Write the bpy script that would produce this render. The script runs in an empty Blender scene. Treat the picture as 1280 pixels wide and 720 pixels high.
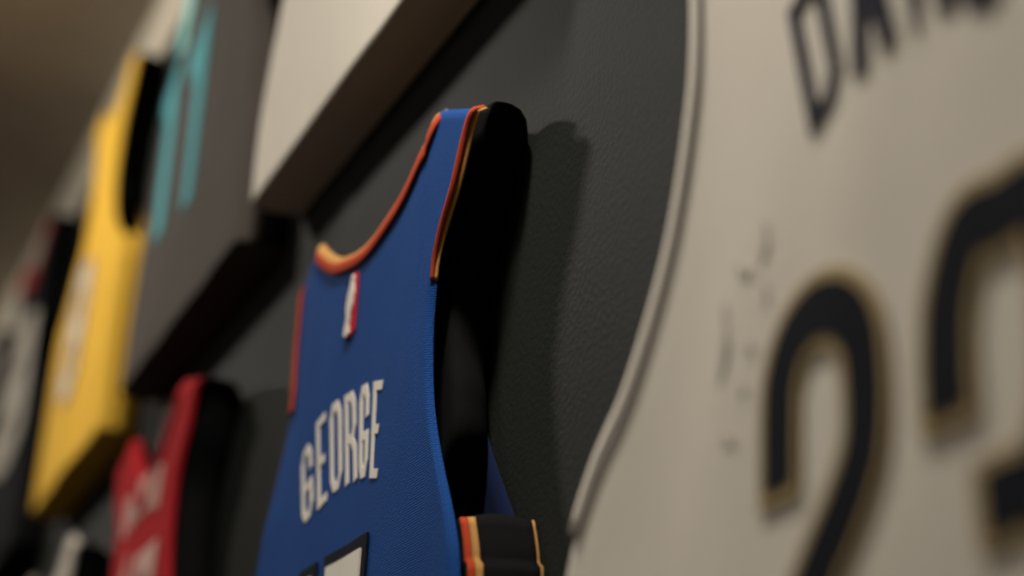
import bpy, bmesh, math, random
from mathutils import Vector, Matrix, noise

random.seed(4)
C = bpy.context.scene.collection
S = bpy.context.scene

# ------------------------------------------------------------------ units
# Everything on the wall is measured in hand-spans of 0.34 m:
#   u  runs along the wall, away from the camera (world -X)
#   z  runs up from the camera's height, d runs out of the wall (world -Y)
U = 0.34
EYE = 1.45            # camera height above the floor
WALL = 1.14           # camera to wall
THICK = 0.14          # how far a jersey front stands off the wall

def W(u, z, d):
    """wall coordinates -> world metres (d = distance out of the wall)"""
    return Vector((-U * u, -U * d, EYE + U * z))

# ------------------------------------------------------------------ camera
cam_d = bpy.data.cameras.new('camera')
cam = bpy.data.objects.new('camera', cam_d)
C.objects.link(cam)
S.camera = cam
F_PX = 2300.0
ax = Vector((-0.39801987, 0.33106325, 0.85555672))      # along the wall
up = Vector((0.04620965, -0.92419298, 0.37912003))      # up
wn = Vector((0.91621223, 0.19043228, 0.35254885))       # into the wall
R = Matrix(((-ax.x, ax.y, ax.z), (wn.x, -wn.y, -wn.z), (up.x, -up.y, -up.z))).to_4x4()
cam.matrix_world = Matrix.Translation(W(0, 0, WALL)) @ R
cam_d.sensor_width = 36
cam_d.lens = 36 * F_PX / 1280
cam_d.clip_start = 0.02
cam_d.dof.use_dof = True
cam_d.dof.focus_distance = 3.1 * U
cam_d.dof.aperture_fstop = 2.8
cam_d.dof.aperture_blades = 0

# ------------------------------------------------------------------ world, lamps, exposure
wd = bpy.data.worlds.new('world')
S.world = wd
wd.use_nodes = True
wd.node_tree.nodes['Background'].inputs[0].default_value = (1.0, 0.86, 0.70, 1)
wd.node_tree.nodes['Background'].inputs[1].default_value = 0.042

def area(name, loc, aim, size, power, col, spread=180):
    l = bpy.data.lights.new(name, 'AREA')
    l.shape = 'DISK'; l.size = size; l.energy = power; l.color = col; l.spread = math.radians(spread)
    o = bpy.data.objects.new(name, l); C.objects.link(o)
    o.location = loc
    o.rotation_euler = (Vector(aim) - Vector(loc)).to_track_quat('-Z', 'Y').to_euler()
    return o

for lx, ly, pw in ((-0.70, -0.28, 14.5), (-2.15, -0.70, 7.8), (-3.80, -0.70, 6.0)):
    area('ceiling_spot', (lx, ly, 2.73), (lx + 0.15, -0.05, 1.7), 0.14, pw, (1.0, 0.935, 0.84))
area('front_fill', (-0.9, -2.3, 2.6), (-0.7, 0, 1.9), 0.7, 5.5, (1.0, 0.935, 0.84))  # unseen soft fill from the room side, added to brighten the jersey fronts

S.view_settings.view_transform = 'Standard'
S.view_settings.look = 'None'
S.view_settings.gamma = 1
S.view_settings.exposure = 0.0
S.view_settings.use_curve_mapping = False

# ------------------------------------------------------------------ materials
def base_mat(name, col, rough=0.8, spec=0.3, sheen=0.0):
    m = bpy.data.materials.new(name); m.use_nodes = True
    b = m.node_tree.nodes['Principled BSDF']
    b.inputs['Base Color'].default_value = (*col, 1)
    b.inputs['Roughness'].default_value = rough
    b.inputs['Specular IOR Level'].default_value = spec
    b.inputs['Sheen Weight'].default_value = sheen
    return m, m.node_tree, b

def srgb(r, g, b):
    f = lambda c: (c / 255 / 12.92) if c / 255 <= 0.04045 else ((c / 255 + 0.055) / 1.055) ** 2.4
    return (f(r), f(g), f(b))

def fabric(name, col, pitch=0.0016, strength=0.35, var=0.10, sheen=0.0, rough=0.92):
    """knitted polyester: tiny eyelets in rows, soft unevenness of colour"""
    m, t, b = base_mat(name, col, rough, 0.10, sheen)
    n = t.nodes; L = t.links
    tc = n.new('ShaderNodeTexCoord')
    vo = n.new('ShaderNodeTexVoronoi'); vo.feature = 'F1'; vo.inputs['Scale'].default_value = 1 / pitch
    vo.inputs['Randomness'].default_value = 0.25
    L.new(tc.outputs['Object'], vo.inputs['Vector'])
    no = n.new('ShaderNodeTexNoise'); no.inputs['Scale'].default_value = 14; no.inputs['Detail'].default_value = 4
    L.new(tc.outputs['Object'], no.inputs['Vector'])
    bp = n.new('ShaderNodeBump'); bp.inputs['Strength'].default_value = strength; bp.inputs['Distance'].default_value = 0.0006
    L.new(vo.outputs['Distance'], bp.inputs['Height']); L.new(bp.outputs['Normal'], b.inputs['Normal'])
    mx = n.new('ShaderNodeMixRGB'); mx.blend_type = 'MULTIPLY'; mx.inputs[0].default_value = 1
    mx.inputs[1].default_value = (*col, 1)
    rp = n.new('ShaderNodeValToRGB')
    rp.color_ramp.elements[0].color = (1 - var,) * 3 + (1,); rp.color_ramp.elements[1].color = (1, 1, 1, 1)
    rp.color_ramp.elements[0].position = 0.3; rp.color_ramp.elements[1].position = 0.7
    L.new(no.outputs['Fac'], rp.inputs[0]); L.new(rp.outputs[0], mx.inputs[2])
    L.new(mx.outputs[0], b.inputs['Base Color'])
    return m

def painted(name, col, bump=0.4, scale=260, dist=0.0012, rough=0.65, var=0.12):
    """rolled wall paint with an orange-peel nap"""
    m, t, b = base_mat(name, col, rough, 0.08)
    n = t.nodes; L = t.links
    tc = n.new('ShaderNodeTexCoord')
    no = n.new('ShaderNodeTexNoise'); no.inputs['Scale'].default_value = scale; no.inputs['Detail'].default_value = 3
    L.new(tc.outputs['Object'], no.inputs['Vector'])
    bp = n.new('ShaderNodeBump'); bp.inputs['Strength'].default_value = bump; bp.inputs['Distance'].default_value = dist
    L.new(no.outputs['Fac'], bp.inputs['Height']); L.new(bp.outputs['Normal'], b.inputs['Normal'])
    n2 = n.new('ShaderNodeTexNoise'); n2.inputs['Scale'].default_value = 5; n2.inputs['Detail'].default_value = 5
    L.new(tc.outputs['Object'], n2.inputs['Vector'])
    rp = n.new('ShaderNodeValToRGB')
    rp.color_ramp.elements[0].color = tuple(c * (1 - var) for c in col) + (1,)
    rp.color_ramp.elements[1].color = tuple(c * (1 + var) for c in col) + (1,)
    rp.color_ramp.elements[0].position = 0.3; rp.color_ramp.elements[1].position = 0.7
    L.new(n2.outputs['Fac'], rp.inputs[0]); L.new(rp.outputs[0], b.inputs['Base Color'])
    return m

M = {
    'wall': painted('charcoal_wall_paint', (0.0225, 0.0245, 0.0225)),
    'strip': painted('beige_paint', (0.50, 0.45, 0.36), bump=0.1),
    'ceiling': painted('ceiling_paint', (0.42, 0.36, 0.29), bump=0.2, scale=120),
    'floor': painted('floor_finish', (0.16, 0.13, 0.10), bump=0.05, scale=40),
    'black': fabric('black_flocked_foam', (0.006, 0.006, 0.0065), strength=0.1, sheen=0.0, rough=0.9),
    'blackcloth': fabric('black_knit', (0.0055, 0.0055, 0.0065)),
    'board': fabric('brown_backing_board', (0.07, 0.05, 0.032), strength=0.1),
    'blue': fabric('royal_blue_knit', (0.013, 0.068, 0.265), strength=0.8),
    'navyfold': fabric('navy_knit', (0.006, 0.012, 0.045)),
    'orange': fabric('red_orange_rib', (0.47, 0.060, 0.022)),
    'gold': fabric('gold_rib', (0.54, 0.28, 0.085)),
    'cream': fabric('cream_twill', (0.88, 0.82, 0.72), strength=0.2),
    'navy': fabric('navy_twill', (0.007, 0.0075, 0.013), strength=0.2, sheen=0),
    'navyname': fabric('navy_name_twill', (0.022, 0.020, 0.034), strength=0.2),
    'tan': fabric('vegas_gold_twill', (0.42, 0.31, 0.15), strength=0.2),
    'white': fabric('white_knit', (0.76, 0.70, 0.60), strength=0.6, var=0.05),
    'taupe': fabric('taupe_piping', (0.16, 0.12, 0.115)),
    'greyline': fabric('grey_piping', (0.34, 0.30, 0.28)),
    'smudge': fabric('faded_marker_ink', (0.55, 0.495, 0.43), strength=0.05),
    'grey': fabric('charcoal_grey_knit', (0.090, 0.077, 0.068)),
    'teal': fabric('teal_twill', (0.11, 0.40, 0.44)),
    'lightteal': fabric('light_teal_twill', (0.30, 0.66, 0.62)),
    'yellow': fabric('golden_yellow_knit', (0.80, 0.47, 0.055)),
    'mutedwhite': fabric('grey_white_twill', (0.60, 0.54, 0.46)),
    'purple': fabric('purple_twill', (0.30, 0.22, 0.24)),
    'red': fabric('scarlet_knit', (0.43, 0.014, 0.019)),
    'darkred': fabric('dark_red_rib', (0.16, 0.008, 0.010)),
    'pinkwhite': fabric('white_twill_on_red', (0.66, 0.42, 0.36)),
    'logored': fabric('badge_red', (0.55, 0.02, 0.03), strength=0.1),
    'logoblue': fabric('badge_blue', (0.012, 0.030, 0.14), strength=0.1),
}

# ------------------------------------------------------------------ mesh helpers
def mesh_obj(name, verts, faces, mat, parent=None, smooth=True, parent_inv=True):
    me = bpy.data.meshes.new(name)
    me.from_pydata([tuple(v) for v in verts], [], faces)
    me.materials.append(mat)
    if smooth:
        for p in me.polygons: p.use_smooth = True
    me.update()
    o = bpy.data.objects.new(name, me); C.objects.link(o)
    if parent is not None:
        # geometry is written in world metres; shift it into the parent's frame
        off = Vector((0, 0, 0)); q = parent
        while q is not None:
            off += q.location; q = q.parent
        for v in me.vertices: v.co -= off
        o.parent = parent
    return o

def thing(name, loc, label, cat, group=None):
    o = bpy.data.objects.new(name, None); o.empty_display_size = 0.05
    C.objects.link(o); o.location = loc
    o['label'] = label; o['category'] = cat
    if group: o['group'] = group
    return o

def box(name, lo, hi, mat, parent=None):
    (x0, y0, z0), (x1, y1, z1) = lo, hi
    v = [(x0,y0,z0),(x1,y0,z0),(x1,y1,z0),(x0,y1,z0),(x0,y0,z1),(x1,y0,z1),(x1,y1,z1),(x0,y1,z1)]
    f = [(0,3,2,1),(4,5,6,7),(0,1,5,4),(1,2,6,5),(2,3,7,6),(3,0,4,7)]
    return mesh_obj(name, v, f, mat, parent, smooth=False)

def catmull_at(pts, t):
    k = len(pts) - 1
    j = min(int(t), k - 1); f = t - j
    p0 = pts[max(j - 1, 0)]; p1 = pts[j]; p2 = pts[j + 1]; p3 = pts[min(j + 2, k)]
    return tuple(0.5 * (2*b + (c - a)*f + (2*a - 5*b + 4*c - d)*f*f + (3*b - a - 3*c + d)*f**3)
                 for a, b, c, d in zip(p0, p1, p2, p3))

def catmull(pts, n):
    """n samples along a Catmull-Rom curve through tuples pts (uniform in knots)"""
    out = []
    k = len(pts) - 1
    for i in range(n):
        t = i / (n - 1) * k
        j = min(int(t), k - 1); f = t - j
        p0 = pts[max(j - 1, 0)]; p1 = pts[j]; p2 = pts[j + 1]; p3 = pts[min(j + 2, k)]
        out.append(tuple(0.5 * (2*b + (c - a)*f + (2*a - 5*b + 4*c - d)*f*f + (3*b - a - 3*c + d)*f**3)
                         for a, b, c, d in zip(p0, p1, p2, p3)))
    return out

# ------------------------------------------------------------------ setting
TOP = 3.92                          # ceiling height in spans above the eye
ceil_z = EYE + U * TOP
o = box('wall_back', (-6.2, 0, 0), (1.6, 0.12, ceil_z), M['wall']); o['kind'] = 'structure'
o = box('wall_left', (-6.32, -4.0, 0), (-6.2, 0.12, ceil_z), M['wall']); o['kind'] = 'structure'
o = box('ceiling', (-6.32, -4.0, ceil_z), (1.6, 0.12, ceil_z + 0.1), M['ceiling']); o['kind'] = 'structure'
o = box('floor', (-6.32, -4.0, -0.1), (1.6, 0.12, 0), M['floor']); o['kind'] = 'structure'
o = box('trim_1', (-6.2, -0.008, ceil_z - 0.13), (1.6, 0, ceil_z), M['strip']); o['kind'] = 'structure'

# ------------------------------------------------------------------ jerseys
# rows of a half pattern: inner a, inner b, outer a, outer b (a from the centre line, b down from the neck point)
BACK_NECK = [(.376, 0), (.335, -.025), (.26, -.072), (.15, -.120), (0, -.145)]
V_NECK = [(.32, -.01), (.26, -.06), (.19, -.12), (.10, -.19), (0, -.26)]
STD_OUT = [(.531, -.065), (.482, -.109), (.439, -.2), (.394, -.275), (.375, -.344),
           (.385, -.468), (.447, -.631), (.584, -.827), (.620, -.92), (.636, -1.08), (.655, -1.40), (.70, -2.05)]
STD_IN = [(0, -.30), (0, -.55), (0, -.80), (0, -.94), (0, -1.10), (0, -1.40), (0, -2.05)]

def half(neck, out, inner=STD_IN):
    return [(*i, *o) for i, o in zip(neck + inner, out)]

def weld(o, d=0.00005):
    bm = bmesh.new(); bm.from_mesh(o.data)
    bmesh.ops.remove_doubles(bm, verts=bm.verts, dist=d)
    bm.to_mesh(o.data); bm.free()

class Jersey:
    def __init__(s, uc, zt, label, left=None, right=None, thick=THICK, hem=-2.05, fold=0.012, seed=0, yoke=0.0, group='basketball jerseys hung along the wall'):
        s.yoke = yoke
        s.uc, s.zt, s.T, s.seed, s.fold = uc, zt, thick, seed, fold
        std = half(BACK_NECK, STD_OUT)
        s.rows = {1: list(left or std), -1: list(right or std)}
        for k in (1, -1):
            r = s.rows[k][-1]; q = s.rows[k][-2]
            f = (hem - q[3]) / (r[3] - q[3])
            s.rows[k][-1] = (0, hem, q[2] + (r[2] - q[2]) * f, hem)
        s.hem = hem
        s.root = thing('basketball_jersey', W(uc, zt + hem, 0), label, 'jersey', group)

    def lift(s, a, b):
        """soft wrinkles of the cloth front (spans, positive = towards the room)"""
        n = noise.noise(Vector((a * 2.3 + s.seed * 7.1, b * 1.1, s.seed)))
        m = noise.noise(Vector((a * 6 + b * 1.5, b * 2.2 + s.seed * 3.3, 5.0)))
        y = 0.0
        if s.yoke and b > -.6:
            seam = .29 - .11 * b
            fade = min(1, (b + .6) / .2)
            e = abs(a) - seam
            y = -s.yoke * max(0, e) * fade - 0.005 * math.exp(-(e / .009) ** 2) * fade
        return s.fold * (n * 0.9 + m * 0.35) + y

    def P(s, a, b, off=0.0):
        """a point on the cloth front, off spans proud of it"""
        return W(s.uc + a, s.zt + b, s.T + s.lift(a, b) + off)

    def curves(s, side, n=110):
        rows = s.rows[side]
        c = catmull(rows, n)
        k = next(i for i, q in enumerate(rows) if q[0] == 0)          # the row at the lowest point of the neck
        neck = [(q[0], q[1]) for q in rows[:k + 1]]
        neck += [(-q[0], q[1]) for q in rows[:k][::-1]]
        down = [(q[0], q[1]) for q in rows[k:]]
        out = []
        for i, p in enumerate(c):
            t = i / (n - 1) * (len(rows) - 1)
            if t < k: inner = catmull_at(neck, t)
            else: inner = catmull_at(down, t - k)
            out.append(((max(inner[0], 0), inner[1]), (p[2], p[3])))
        return out

    def round(s, e, r):
        if e >= r: return 0.0
        q = 1 - e / r
        return r * (1 - math.sqrt(max(0.0, 1 - q * q)))

    def front(s, mat, r_arm=0.014, r_side=0.03, name='front_panel', n=110, m=34):
        verts, faces = [], []
        for side in (1, -1):
            base = len(verts); first = None
            for (ia, ib), (oa, ob) in s.curves(side, n):
                w = math.hypot(oa - ia, ob - ib)
                if first is None: first = ob
                top_d = first - ob
                under = min(1, max(0, (-ob - .75) / .2))
                r = r_arm + (r_side - r_arm) * under
                for j in range(m):
                    t = 1 - (1 - j / (m - 1)) ** 2.2
                    a = ia + (oa - ia) * t; b = ib + (ob - ib) * t
                    dep = s.round((1 - t) * w, r)
                    if ia > 0.001: dep = max(dep, s.round(t * w, 0.010))
                    dep = max(dep, s.round(top_d, 0.022))
                    verts.append(s.P(side * a, b, -dep))
            for i in range(n - 1):
                for j in range(m - 1):
                    q = (base + i*m + j, base + i*m + j + 1, base + (i+1)*m + j + 1, base + (i+1)*m + j)
                    faces.append(q if side == 1 else q[::-1])
        s.r_side, s.r_arm = r_side, r_arm
        s.body = mesh_obj(name, verts, faces, mat, s.root)
        weld(s.body)
        md = s.body.modifiers.new('cloth', 'SOLIDIFY'); md.thickness = 0.0012; md.offset = -1
        return s.body

    def back(s, mat, name='back_panel', drop=0.0):
        """the other side of the shirt, lying against the wall"""
        n, m = 70, 8
        verts, faces = [], []
        for side in (1, -1):
            base = len(verts)
            for (ia, ib), (oa, ob) in s.curves(side, n):
                cut = 0.075 * min(1, max(0, (ob + .82) / .30)) + 0.006
                for j in range(m):
                    t = j / (m - 1)
                    a = ia + (max(oa - cut, ia) - ia) * t; b = ib + (ob - ib) * t
                    verts.append(W(s.uc + side * a, s.zt + b - (drop + .02) * (ia > 0), 0.010))
            for i in range(n - 1):
                for j in range(m - 1):
                    q = (base + i*m + j, base + i*m + j + 1, base + (i+1)*m + j + 1, base + (i+1)*m + j)
                    faces.append(q if side == 1 else q[::-1])
        o = mesh_obj(name, verts, faces, mat, s.root)
        md = o.modifiers.new('cloth', 'SOLIDIFY'); md.thickness = 0.001; md.offset = 0
        return o

    def sides(s, mat, start=-.83, name='side_panel', stripes=(), slant=0.0, step=0.0, sag=0.008):
        """the strip of cloth that closes each flank between front and back"""
        for side in (1, -1):
            cv = [o for i, o in s.curves(side, 110) if o[1] <= start]
            if not cv: continue
            m = 9; verts = []; faces = []
            def pt(a, b, t, out=0.0):
                d0 = s.T + s.lift(side * a, b) - s.r_side; d1 = 0.010
                bulge = 0.012 * math.sin(math.pi * t) + slant * t + (step if b < start - .085 else 0)
                return W(s.uc + side * (a + bulge + out), s.zt + b, d0 + (d1 - d0) * t)
            for i, (a, b) in enumerate(cv):
                for j in range(m):
                    t = j / (m - 1)
                    dz = sag * math.sin(math.pi * t) if i == 0 else 0
                    verts.append(pt(a, b + dz, t))
            for i in range(len(cv) - 1):
                for j in range(m - 1):
                    q = (i*m + j, i*m + j + 1, (i+1)*m + j + 1, (i+1)*m + j)
                    faces.append(q if side == 1 else q[::-1])
            sp = mesh_obj(name, verts, faces, mat, s.root)
            md = sp.modifiers.new('cloth', 'SOLIDIFY'); md.thickness = 0.0012; md.offset = -1
            for (t0, t1, mm) in stripes:
                v2 = []; f2 = []
                for i, (a, b) in enumerate(cv):
                    for k in range(3):
                        v2.append(pt(a, b, t0 + (t1 - t0) * k / 2, 0.006))
                for i in range(len(cv) - 1):
                    for k in range(2):
                        q = (i*3 + k, i*3 + k + 1, (i+1)*3 + k + 1, (i+1)*3 + k)
                        f2.append(q if side == 1 else q[::-1])
                st = mesh_obj('side_piping', v2, f2, mm, sp)
                md = st.modifiers.new('cloth', 'SOLIDIFY'); md.thickness = 0.001; md.offset = 0

    def hem_fold(s, mat):
        """cloth tucked under the lower edge of the form, back to the wall"""
        verts = []; faces = []; m = 5
        hl = s.rows[1][-1][2]; hr = s.rows[-1][-1][2]; n = 30
        for i in range(n):
            a = -hr + (hl + hr) * i / (n - 1)
            e = min(a + hr, hl - a)
            for j in range(m):
                t = j / (m - 1)
                d0 = s.T + s.lift(a, s.hem) - s.round(e, s.r_side)
                verts.append(W(s.uc + a, s.zt + s.hem + 0.004 - 0.006 * math.sin(math.pi * t), d0 + (0.002 - d0) * t))
        for i in range(n - 1):
            for j in range(m - 1):
                faces.append((i*m + j, i*m + j + 1, (i+1)*m + j + 1, (i+1)*m + j))
        return mesh_obj('hem_fold', verts, faces, mat, s.root)

    # -- edge bands ---------------------------------------------------
    def band(s, pts, side, w0, w1, mat, name, taper=None, off=0.004, wrap=0.0, parent=None, ends=2):
        """a strip sewn along an edge polyline; w0..w1 = distance into the cloth from the edge"""
        n = len(pts); v = []; f = []
        cols = 4
        for i, (a, b) in enumerate(pts):
            p = pts[max(i - 1, 0)]; q = pts[min(i + 1, n - 1)]
            tx, tz = q[0] - p[0], q[1] - p[1]; L = math.hypot(tx, tz) or 1
            nx, nz = -tz / L * side, tx / L * side
            k = 1 if taper is None else taper(i / (n - 1))
            run = min(math.dist(pts[0], (a, b)), math.dist(pts[-1], (a, b)) if ends == 2 else 9)
            roll = s.round(run * (.5 if ends == 2 else .9), 0.022)
            for c in range(cols):
                e = (w0 + (w1 - w0) * c / (cols - 1)) * k
                dep = max(s.round(max(e, 0), 0.012), roll)
                v.append(s.P(a + nx * e, b + nz * e, off - dep))
            if wrap:
                v.append(s.P(a + nx * w0 * k, b + nz * w0 * k, off - max(s.round(max(w0, 0), 0.012), roll) - wrap))
        cc = cols + (1 if wrap else 0)
        for i in range(n - 1):
            for c in range(cols - 1):
                f.append((i*cc + c, i*cc + c + 1, (i+1)*cc + c + 1, (i+1)*cc + c))
            if wrap:
                f.append((i*cc + cols, i*cc, (i+1)*cc, (i+1)*cc + cols))
        o = mesh_obj(name, v, f, mat, parent or s.root)
        md = o.modifiers.new('cloth', 'SOLIDIFY'); md.thickness = 0.0010; md.offset = 0
        return o

    def neck_line(s, n=220):
        l = [(i[0], i[1]) for i, o in s.curves(1, n) if i[0] > 0.0005]
        r = [(-i[0], i[1]) for i, o in s.curves(-1, n) if i[0] > 0.0005]
        nb = min(p[1] for p in l)
        pts = l + [(0, nb - 0.001)] + r[::-1]
        return smooth_line(pts, 60)

    def arm_line(s, side, b_end, n=110):
        return smooth_line([(side * o[0], o[1]) for i, o in s.curves(side, n) if o[1] >= b_end], 40)

    # -- lettering ----------------------------------------------------
    def twill(s, strokes, mapf, sw, mat, name, off, parent=None, step=0.02, rim=0.004, cap=0.0):
        """strokes (polylines in glyph units) laid on the cloth by mapf -> (a, b), sw = stroke width in spans"""
        v = []; f = []
        for st in strokes:
            pts = [mapf(*p) for p in st]
            closed = len(pts) > 3 and math.dist(pts[0], pts[-1]) < 1e-4
            if closed: pts = pts[:-1]
            if cap and not closed:
                def ext(p, q):
                    L = math.dist(p, q) or 1
                    return (p[0] + (p[0]-q[0]) / L * cap, p[1] + (p[1]-q[1]) / L * cap)
                pts[0] = ext(pts[0], pts[1]); pts[-1] = ext(pts[-1], pts[-2])
            n = len(pts)
            L_, R_ = [], []
            for i in range(n):
                p = pts[i - 1] if (closed or i > 0) else None
                q = pts[(i + 1) % n] if (closed or i < n - 1) else None
                c = pts[i]
                def unit(x, y):
                    L = math.hypot(x, y) or 1; return (x / L, y / L)
                d1 = unit(c[0]-p[0], c[1]-p[1]) if p else None
                d2 = unit(q[0]-c[0], q[1]-c[1]) if q else None
                d1 = d1 or d2; d2 = d2 or d1
                n1 = (-d1[1], d1[0]); n2 = (-d2[1], d2[0])
                mx = unit(n1[0]+n2[0], n1[1]+n2[1])
                k = 1 / max(0.45, mx[0]*n1[0] + mx[1]*n1[1])
                h = sw / 2 * k
                L_.append((c[0]+mx[0]*h, c[1]+mx[1]*h)); R_.append((c[0]-mx[0]*h, c[1]-mx[1]*h))
            idx = list(range(n)) + ([0] if closed else [])
            rows = []
            for a, b in zip(idx[:-1], idx[1:]):
                seg = max(1, int(math.dist(pts[a], pts[b]) / step))
                for k in range(seg):
                    t = k / seg
                    rows.append(((L_[a][0]+(L_[b][0]-L_[a][0])*t, L_[a][1]+(L_[b][1]-L_[a][1])*t),
                                 (R_[a][0]+(R_[b][0]-R_[a][0])*t, R_[a][1]+(R_[b][1]-R_[a][1])*t)))
            rows.append((L_[idx[-1]], R_[idx[-1]]))
            base = len(v); cols = 4
            for l, r in rows:
                v.append(s.P(*l, off - rim))
                for c in range(cols):
                    t = c / (cols - 1)
                    v.append(s.P(l[0]+(r[0]-l[0])*t, l[1]+(r[1]-l[1])*t, off))
                v.append(s.P(*r, off - rim))
            cc = cols + 2
            for i in range(len(rows) - 1):
                for c in range(cc - 1):
                    f.append((base + i*cc + c, base + i*cc + c + 1, base + (i+1)*cc + c + 1, base + (i+1)*cc + c))
            if not closed:
                for i in (0, len(rows) - 1):
                    f.append(tuple(base + i*cc + c for c in range(cc)))
        return mesh_obj(name, v, f, mat, parent or s.root, smooth=False)

def smooth_line(pts, n):
    """resample a polyline evenly"""
    d = [0]
    for p, q in zip(pts, pts[1:]): d.append(d[-1] + math.dist(p, q))
    out = []; j = 0
    for i in range(n):
        t = d[-1] * i / (n - 1)
        while j < len(d) - 2 and d[j + 1] < t: j += 1
        k = (t - d[j]) / max(1e-9, d[j + 1] - d[j])
        out.append((pts[j][0] + (pts[j+1][0]-pts[j][0])*k, pts[j][1] + (pts[j+1][1]-pts[j][1])*k))
    return out

# block letters in a unit box, x to the reader's right, y up
GL = {
 'G': [[(1,.70),(1,.87),(.72,1),(.28,1),(0,.87),(0,.13),(.28,0),(.72,0),(1,.13),(1,.44),(.52,.44)]],
 'E': [[(1,1),(0,1),(0,0),(1,0)], [(0,.5),(.72,.5)]],
 'O': [[(0,.13),(0,.87),(.28,1),(.72,1),(1,.87),(1,.13),(.72,0),(.28,0),(0,.13)]],
 'R': [[(0,0),(0,1),(.74,1),(1,.88),(1,.62),(.74,.48),(0,.48)], [(.62,.48),(1,.34),(1,0)]],
 'D': [[(0,0),(0,1),(.62,1),(1,.86),(1,.14),(.62,0),(0,0)]],
 'A': [[(0,0),(.42,1),(.58,1),(1,0)], [(.16,.36),(.84,.36)]],
 'V': [[(0,1),(.5,0),(1,1)]],
 'I': [[(.5,0),(.5,1)]],
 'S': [[(1,.72),(1,.87),(.72,1),(.28,1),(0,.87),(0,.62),(.28,.51),(.72,.49),(1,.38),(1,.13),(.72,0),(.28,0),(0,.13),(0,.28)]],
 '1': [[(.0,.80),(.55,1),(.55,0)], [(.15,0),(.95,0)]],
 '3': [[(0,.72),(0,1),(1,1),(1,.55),(.45,.5)],[(.45,.5),(1,.45),(1,0),(0,0),(0,.28)]],
 '8': [[(0,.62),(0,.88),(.28,1),(.72,1),(1,.88),(1,.62),(.72,.52),(.28,.52),(0,.62)],
       [(0,.12),(0,.40),(.28,.50),(.72,.50),(1,.40),(1,.12),(.72,0),(.28,0),(0,.12)]],
}

def quad_map(j, tl, bl, tr, br, inset):
    """glyph box -> jersey cloth through four measured corners (u, z)"""
    def f(x, y):
        w = math.dist(bl, br); h = math.dist(bl, tl)
        ix, iy = inset / w, inset / h
        x = ix + x * (1 - 2 * ix); y = iy + y * (1 - 2 * iy)
        u = (bl[0]*(1-x) + br[0]*x)*(1-y) + (tl[0]*(1-x) + tr[0]*x)*y
        z = (bl[1]*(1-x) + br[1]*x)*(1-y) + (tl[1]*(1-x) + tr[1]*x)*y
        return (u - j.uc, z - j.zt)
    return f

def display_form(uc, zt, label, thick=THICK, neck=BACK_NECK, out=STD_OUT, inset=0.012, gap=0.022, bottom=-.765, wide=1.0):
    """black padded bust plate that carries a jersey: shoulders, cut-out arms, rounded lower end"""
    root = thing('display_form', W(uc, zt + bottom, 0), label, 'display form', 'black forms that carry the jerseys')
    rows = []
    o2 = [(a * wide - inset, b + 0.006) for a, b in out[:6]]
    o2 += [(o2[5][0] + .025, -.56), (o2[5][0] + .025, -.66), (o2[5][0] - .08, bottom + .02), (.06, bottom)]
    i2 = [(a * .93, b - .022 + .034 * (1 - a / neck[0][0])) for a, b in neck] + [(0, -.28), (0, -.45), (0, -.58), (0, bottom + .08), (0, bottom)]
    rows = [(*i, *o) for i, o in zip(i2, o2)]
    cv = catmull(rows, 70)
    fr = thick - gap
    verts = []; faces = []
    m = 8
    rim = 0.035
    for side in (1, -1):
        base = len(verts)
        for ia, ib, oa, ob in cv:
            w = math.hypot(oa - ia, ob - ib) or 1e-6
            for j in range(m):
                t = 1 - (1 - j / (m - 1)) ** 2
                a = ia + (oa - ia) * t; b = ib + (ob - ib) * t
                e = (1 - t) * w
                q = max(0, 1 - e / 0.012)
                d = fr - 0.012 * (1 - math.sqrt(1 - q * q))
                verts.append(W(uc + side * a, zt + b, d))
            # wall side of the rim, a little rounded at the shoulder
            for ins, d in ((0, .060), (.006, .040), (.020, .022), (.040, .010), (.060, 0)):
                verts.append(W(uc + side * max(0, oa - ins), zt + ob - ins * .6, d))
        cc = m + 5
        for i in range(len(cv) - 1):
            for j in range(cc - 1):
                q = (base + i*cc + j, base + i*cc + j + 1, base + (i+1)*cc + j + 1, base + (i+1)*cc + j)
                faces.append(q if side == 1 else q[::-1])
        # neck / top rim
        nb = len(verts)
        for k, (ia, ib, oa, ob) in enumerate(cv):
            verts.append(W(uc + side * ia, zt + ib, 0.0))
        for i in range(len(cv) - 1):
            q = (base + i*cc, base + (i+1)*cc, nb + i + 1, nb + i)
            if cv[i][0] > 0.001:
                faces.append(q if side == 1 else q[::-1])
        top = [base + j for j in range(cc)] + [nb]
        faces.append(tuple(top))
    mesh_obj('padded_body', verts, faces, M['black'], root)
    h = o2[5][0] - .05
    x0, x1 = -U * (uc + h), -U * (uc - h)
    box('backing_board', (x0, -U * .030, EYE + U * (zt + bottom - .22)), (x1, -U * .016, EYE + U * (zt + bottom + .10)), M['board'], root)
    return root

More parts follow.
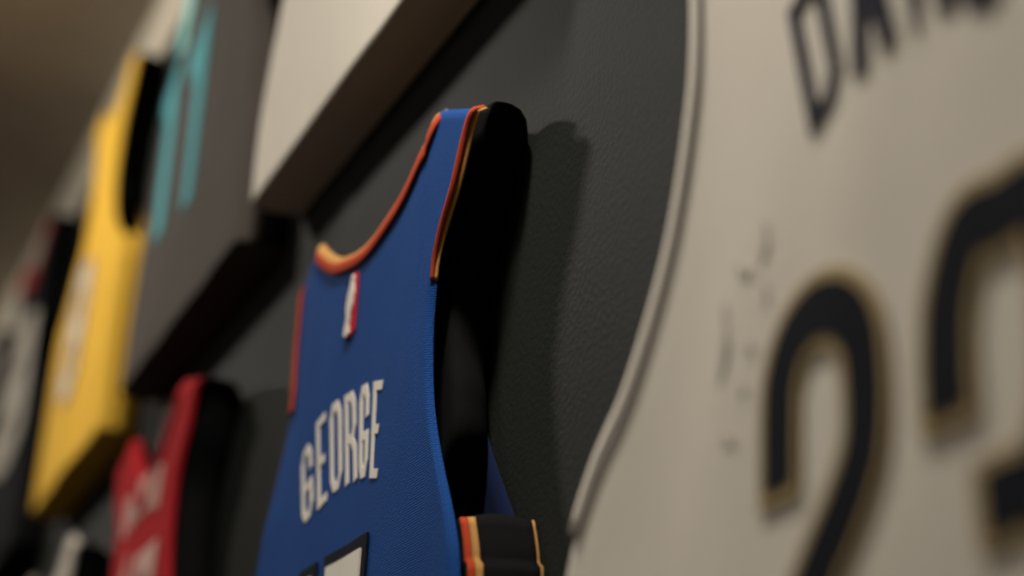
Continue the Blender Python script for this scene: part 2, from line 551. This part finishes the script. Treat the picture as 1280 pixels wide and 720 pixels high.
# ---------------------------------------------------------------- royal blue jersey (in focus)
L_BLUE = half(BACK_NECK, [(.531, -.054), (.528, -.12), (.524, -.2), (.512, -.275), (.503, -.344),
              (.530, -.468), (.580, -.631), (.625, -.80), (.65, -.90), (.66, -1.08), (.68, -1.4), (.72, -2.05)])
R_BLUE = half([(.335, .002), (.31, -.03), (.25, -.075), (.15, -.120), (0, -.145)], [(.508, -.072), (.478, -.112), (.441, -.2), (.396, -.275), (.375, -.344),
              (.380, -.468), (.425, -.631), (.530, -.827), (.560, -.92), (.575, -1.08), (.60, -1.4), (.66, -2.05)])
jb = Jersey(3.184, 1.587, 'royal blue jersey with orange and gold neck trim and cream lettering, in sharp focus', L_BLUE, R_BLUE, seed=1, fold=0.008, yoke=0.09)
jb.front(M['blue'], r_side=0.018)
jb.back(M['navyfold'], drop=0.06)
jb.sides(M['blackcloth'], start=-.82, stripes=((0.02, 0.115, M['orange']), (0.115, 0.205, M['gold']), (0.965, 0.995, M['gold'])), slant=0.05, step=0.012)
nl = jb.neck_line()
nt = jb.band(nl, 1, -0.002, 0.018, M['gold'], 'neck_trim', wrap=0.003, off=0.004)
jb.band(nl, 1, 0.012, 0.036, M['orange'], 'neck_stripe', parent=nt, off=0.005)
for sd in (1, -1):
    al = jb.arm_line(sd, -.36)
    tp = (lambda t: 1 - 0.75 * t ** 1.5) if sd == -1 else (lambda t: 1)
    at = jb.band(al, -sd, -0.003 if sd == -1 else 0.0, 0.005 if sd == -1 else 0.050, M['gold'] if sd == -1 else M['orange'], 'arm_piping', taper=tp, wrap=0.0025 if sd == -1 else 0.020, off=0.002 if sd == -1 else 0.005, ends=1)
    jb.band(al, -sd, 0.001, 0.013 if sd == -1 else 0.02, M['orange'], 'piping_stripe', taper=tp, parent=at, off=0.003, ends=1)
NAME = [('G', (3.515,1.088),(3.462,.928),(3.442,1.112),(3.382,.944)),
        ('E', (3.422,1.134),(3.366,.940),(3.360,1.144),(3.304,.950)),
        ('O', (3.342,1.146),(3.290,.953),(3.264,1.146),(3.212,.955)),
        ('R', (3.250,1.142),(3.200,.950),(3.182,1.138),(3.124,.945)),
        ('G', (3.164,1.134),(3.120,.942),(3.098,1.128),(3.062,.936)),
        ('E', (3.084,1.122),(3.050,.928),(3.012,1.104),(2.995,.914))]
for g, tl, bl, tr, br in NAME:
    nar = lambda p, q: (tuple(x + (y - x) * .07 for x, y in zip(p, q)), tuple(y + (x - y) * .07 for x, y in zip(p, q)))
    (tl, tr), (bl, br) = nar(tl, tr), nar(bl, br)
    o = jb.twill(GL[g], quad_map(jb, tl, bl, tr, br, 0.009), 0.0175, M['cream'], 'name_letter', 0.0022, rim=0.0016, cap=0.009)
for g, tl, bl, tr, br in (('I', (3.44,.832),(3.44,.26),(3.31,.828),(3.31,.26)),
                          ('3', (3.270,.826),(3.270,.25),(3.020,.818),(3.020,.24))):
    o = jb.twill(GL[g], quad_map(jb, tl, bl, tr, br, 0.05), 0.105, M['navy'], 'number_digit', 0.006, cap=0.05)
    jb.twill(GL[g], quad_map(jb, tl, bl, tr, br, 0.05), 0.056, M['cream'], 'digit_fill', 0.010, parent=o, cap=0.026)
# league badge: red and blue rounded bar with a white running figure
def poly(j, pts, mat, name, off, parent=None):
    v = [j.P(u - j.uc, z - j.zt, off) for u, z in pts]
    v2 = [j.P(u - j.uc, z - j.zt, off - 0.004) for u, z in pts]
    n = len(v)
    return mesh_obj(name, v + v2, [tuple(range(n))] + [(i, (i+1) % n, n + (i+1) % n, n + i) for i in range(n)], mat, parent or j.root, smooth=False)
def rbar(u0, u1, z0, z1, r=0.012):
    pts = []
    for cx, cz, a0 in ((u1 + r, z1 - r, 0), (u0 - r, z1 - r, 90), (u0 - r, z0 + r, 180), (u1 + r, z0 + r, 270)):
        for k in range(5):
            t = math.radians(a0 + 90 * k / 4); pts.append((cx - r * math.cos(t) * 1, cz + r * math.sin(t)))
    return pts
bar = poly(jb, rbar(3.272, 3.214, 1.262, 1.394), M['logored'], 'league_badge', 0.005)
poly(jb, [(3.270,1.270),(3.272,1.385),(3.262,1.393),(3.248,1.393),(3.252,1.33),(3.240,1.263),(3.262,1.262)], M['logoblue'], 'badge_blue_half', 0.0065, bar)
poly(jb, [(3.233,1.392),(3.226,1.384),(3.228,1.374),(3.222,1.352),(3.226,1.325),(3.234,1.308),(3.240,1.286),(3.236,1.270),(3.252,1.264),(3.266,1.272),
          (3.263,1.290),(3.256,1.305),(3.262,1.330),(3.256,1.355),(3.246,1.372),(3.240,1.388)], M['cream'], 'badge_figure', 0.008, bar)

fb = display_form(3.184, 1.587, 'black padded form inside the royal blue jersey, showing through its armhole', neck=BACK_NECK, gap=0.05)

# ---------------------------------------------------------------- white jersey, close on the right
W_OUT = [(.600, -.065), (.540, -.109), (.500, -.2), (.474, -.275), (.467, -.344), (.475, -.468),
         (.528, -.64), (.630, -.795), (.724, -.88), (.805, -1.0), (.845, -1.16), (.87, -1.45), (.90, -2.05)]
W_IN = [(0, -.30), (0, -.55), (0, -.74), (0, -.86), (0, -1.0), (0, -1.17), (0, -1.45), (0, -2.05)]
WH = half(BACK_NECK, W_OUT, W_IN)
jw = Jersey(1.403, 1.60, 'large off-white jersey with navy number 23 edged in gold, nearest on the right', WH, WH, seed=2, fold=0.009)
jw.front(M['white'], r_arm=0.02, r_side=0.04)
jw.back(M['white'])
jw.sides(M['white'], start=-1.0)
nw = jw.band(jw.neck_line(), 1, -0.004, 0.05, M['white'], 'neck_trim', wrap=0.02, off=0.006)
for sd in (1, -1):
    al = jw.arm_line(sd, -.97)
    at = jw.band(al, -sd, -0.002, 0.030, M['white'], 'arm_trim', wrap=0.02, off=0.0012, ends=1)
    jw.band(al, -sd, 0.034, 0.042, M['greyline'], 'arm_piping', parent=at, off=0.004, ends=1)
    jw.band(al[18:], -sd, -0.014, 0.005, M['taupe'], 'arm_edge', wrap=0.02, parent=at, off=0.002, ends=1)
def par_map(j, bl, br, upv, inset):
    tl = (bl[0] + upv[0], bl[1] + upv[1]); tr = (br[0] + upv[0], br[1] + upv[1])
    return quad_map(j, tl, bl, tr, br, inset)
for g, bl, br, upv in (('D', (1.566,.950),(1.496,.985),(.050,.185)), ('A', (1.474,.982),(1.404,.992),(.022,.19)),
                       ('V', (1.398,.994),(1.334,.990),(0,.19)), ('I', (1.330,.985),(1.300,.978),(-.015,.19)),
                       ('S', (1.296,.970),(1.230,.948),(-.035,.188))):
    jw.twill(GL[g], par_map(jw, bl, br, upv, 0.010), 0.021 if g == 'D' else 0.027, M['navyname'], 'name_letter', 0.004, rim=0.003, cap=0.012)
def arc(pts, n=40): return catmull(pts, n)
TWO = arc([(1.637,.560),(1.637,.625),(1.632,.682),(1.605,.722),(1.560,.737),(1.510,.722),(1.478,.682),(1.470,.615),(1.478,.560),(1.510,.510),(1.560,.455),(1.612,.390),(1.632,.33),(1.634,.21)], 60)
THREE = [arc([(1.338,.560),(1.338,.625),(1.330,.678),(1.300,.730),(1.255,.730),(1.205,.730),(1.178,.678),(1.172,.600),(1.180,.52),(1.215,.462)], 44),
         arc([(1.290,.459),(1.225,.459),(1.185,.42),(1.172,.35),(1.174,.27),(1.205,.205),(1.255,.19),(1.30,.20),(1.332,.24),(1.338,.33)], 44)]
idm = lambda j: (lambda u, z: (u - j.uc, z - j.zt))
for strokes in ([TWO, [(1.634,.21),(1.47,.21)]], THREE):
    o = jw.twill(strokes, idm(jw), 0.086, M['tan'], 'number_digit', 0.005, rim=0.003, cap=0.016)
    jw.twill(strokes, idm(jw), 0.060, M['navy'], 'digit_fill', 0.0068, rim=0.0018, parent=o, cap=0.0)
# faded autograph
sig = [[(1.672,.885),(1.668,.862),(1.680,.840)], [(1.735,.858),(1.715,.836),(1.705,.842)], [(1.768,.815),(1.757,.765),(1.772,.728),(1.765,.775)],
       [(1.672,.812),(1.668,.785)], [(1.712,.752),(1.700,.738)], [(1.725,.705),(1.718,.692)], [(1.765,.655),(1.742,.640),(1.752,.650)]]
jw.twill(sig, idm(jw), 0.0075, M['smudge'], 'faded_autograph', 0.0025, rim=0.002)
display_form(1.403, 1.60, 'black padded form inside the large off-white jersey on the right', out=W_OUT, inset=0.03, bottom=-.95)

# ---------------------------------------------------------------- upper row
def plain(uc, zt, label, mat, hem=-1.66, side=None, seed=0, half_w=.72, neck=BACK_NECK, under=True, flabel=None, backmat=None, r_side=0.03, fold=0.010, arm=None):
    out = (arm or STD_OUT[:-3]) + [(.66 * .5 + half_w * .5 - .03, -1.08), (half_w - .02, -1.40), (half_w, -2.05)]
    h = half(neck, out)
    j = Jersey(uc, zt, label, h, h, hem=hem, seed=seed, fold=fold)
    j.front(mat, r_side=r_side)
    j.back(backmat or mat)
    j.sides(side or mat)
    if under: j.hem_fold(mat)
    if flabel: display_form(uc, zt, flabel, neck=neck, out=out)
    return j

j1 = plain(3.345, 3.60, 'plain off-white jersey with a square lower edge, above the royal blue one', M['white'], seed=3, half_w=.87, r_side=0.012, flabel='black padded form inside the off-white jersey above the royal blue one', fold=0.004)
j2 = plain(5.035, 3.55, 'charcoal grey jersey with teal number, between the yellow and upper white jerseys', M['grey'], side=M['blackcloth'], seed=4, half_w=.74, r_side=0.06, flabel='black padded form inside the charcoal grey jersey')
for g, tl, bl, tr, br in (('1', (5.58,2.93),(5.58,2.30),(5.28,2.90),(5.28,2.28)), ('1', (5.20,2.90),(5.20,2.24),(4.86,2.87),(4.86,2.24))):
    j2.twill([[(0,.86),(.55,1),(.55,0)]], quad_map(j2, tl, bl, tr, br, 0.03), 0.12, M['teal'], 'number_digit', 0.006)
j2.twill([[(5.40,2.98),(5.27,3.30)]], idm(j2), 0.14, M['lightteal'], 'name_letter', 0.006)
Y_OUT = [(.40, -.05), (.35, -.109), (.30, -.2), (.26, -.275), (.24, -.344), (.23, -.468), (.28, -.631), (.47, -.83), (.60, -.92)]
Y_NECK = [(.27, 0), (.24, -.03), (.18, -.07), (.10, -.10), (0, -.12)]
j3 = plain(6.71, 3.50, 'golden yellow jersey with pale number, left of the charcoal grey jersey', M['yellow'], seed=5, half_w=.68, hem=-1.64, arm=Y_OUT, neck=Y_NECK, r_side=0.05, flabel='black padded form showing in the armhole of the golden yellow jersey')
for tl, bl, tr, br in (((6.95,2.72),(7.0,2.20),(6.62,2.72),(6.66,2.20)),):
    o = j3.twill(GL['8'], quad_map(j3, tl, bl, tr, br, 0.04), 0.13, M['purple'], 'number_digit', 0.006)
    j3.twill(GL['8'], quad_map(j3, tl, bl, tr, br, 0.04), 0.09, M['mutedwhite'], 'digit_fill', 0.010, parent=o)
j4 = plain(8.50, 3.50, 'black jersey with white number and red collar, left of the golden yellow one', M['blackcloth'], seed=6, half_w=.72, flabel='black padded form showing beside the golden yellow jersey, further left')
j4.band(j4.neck_line(), 1, -0.004, 0.12, M['red'], 'neck_trim', wrap=0.02, off=0.006)
o = j4.twill(GL['8'], quad_map(j4, (8.95,3.05),(8.95,2.35),(8.05,3.05),(8.05,2.35), 0.08), 0.20, M['mutedwhite'], 'number_digit', 0.006)
j5 = plain(10.2, 3.50, 'pale grey-white jersey at the far left end of the upper row', M['mutedwhite'], side=M['blackcloth'], seed=7, half_w=.72, flabel='black padded form inside the pale jersey at the far left end')

# ---------------------------------------------------------------- lower row, further along
jr = plain(5.08, 1.65, 'scarlet red jersey with V-neck, left of the royal blue one', M['red'], hem=-2.05, seed=8, neck=V_NECK, under=False, flabel='black padded form beside the scarlet red jersey, filling its armhole')
nr = jr.band(jr.neck_line(), 1, -0.004, 0.05, M['red'], 'neck_trim', wrap=0.03, off=0.006)
for i, x in enumerate((5.30, 5.22, 5.14, 5.06, 4.98, 4.90)):
    jr.twill([[(x, 1.30 + .03 * math.cos((x - 5.1) * 6)), (x - .01, 1.42 + .03 * math.cos((x - 5.1) * 6))]], idm(jr), 0.045, M['pinkwhite'], 'name_letter', 0.006)
jr.twill(GL['1'], quad_map(jr, (5.30,1.20),(5.30,.70),(5.12,1.20),(5.12,.70), .03), 0.07, M['pinkwhite'], 'number_digit', 0.006)
jr.twill(GL['3'], quad_map(jr, (5.06,1.20),(5.06,.70),(4.82,1.20),(4.82,.70), .03), 0.07, M['pinkwhite'], 'number_digit', 0.006)
jl = plain(6.68, 1.55, 'grey-white jersey low at the left, beyond the scarlet red one', M['mutedwhite'], hem=-2.05, side=M['blackcloth'], seed=9, under=False, flabel='black padded form of the low grey-white jersey, beyond the scarlet red one')
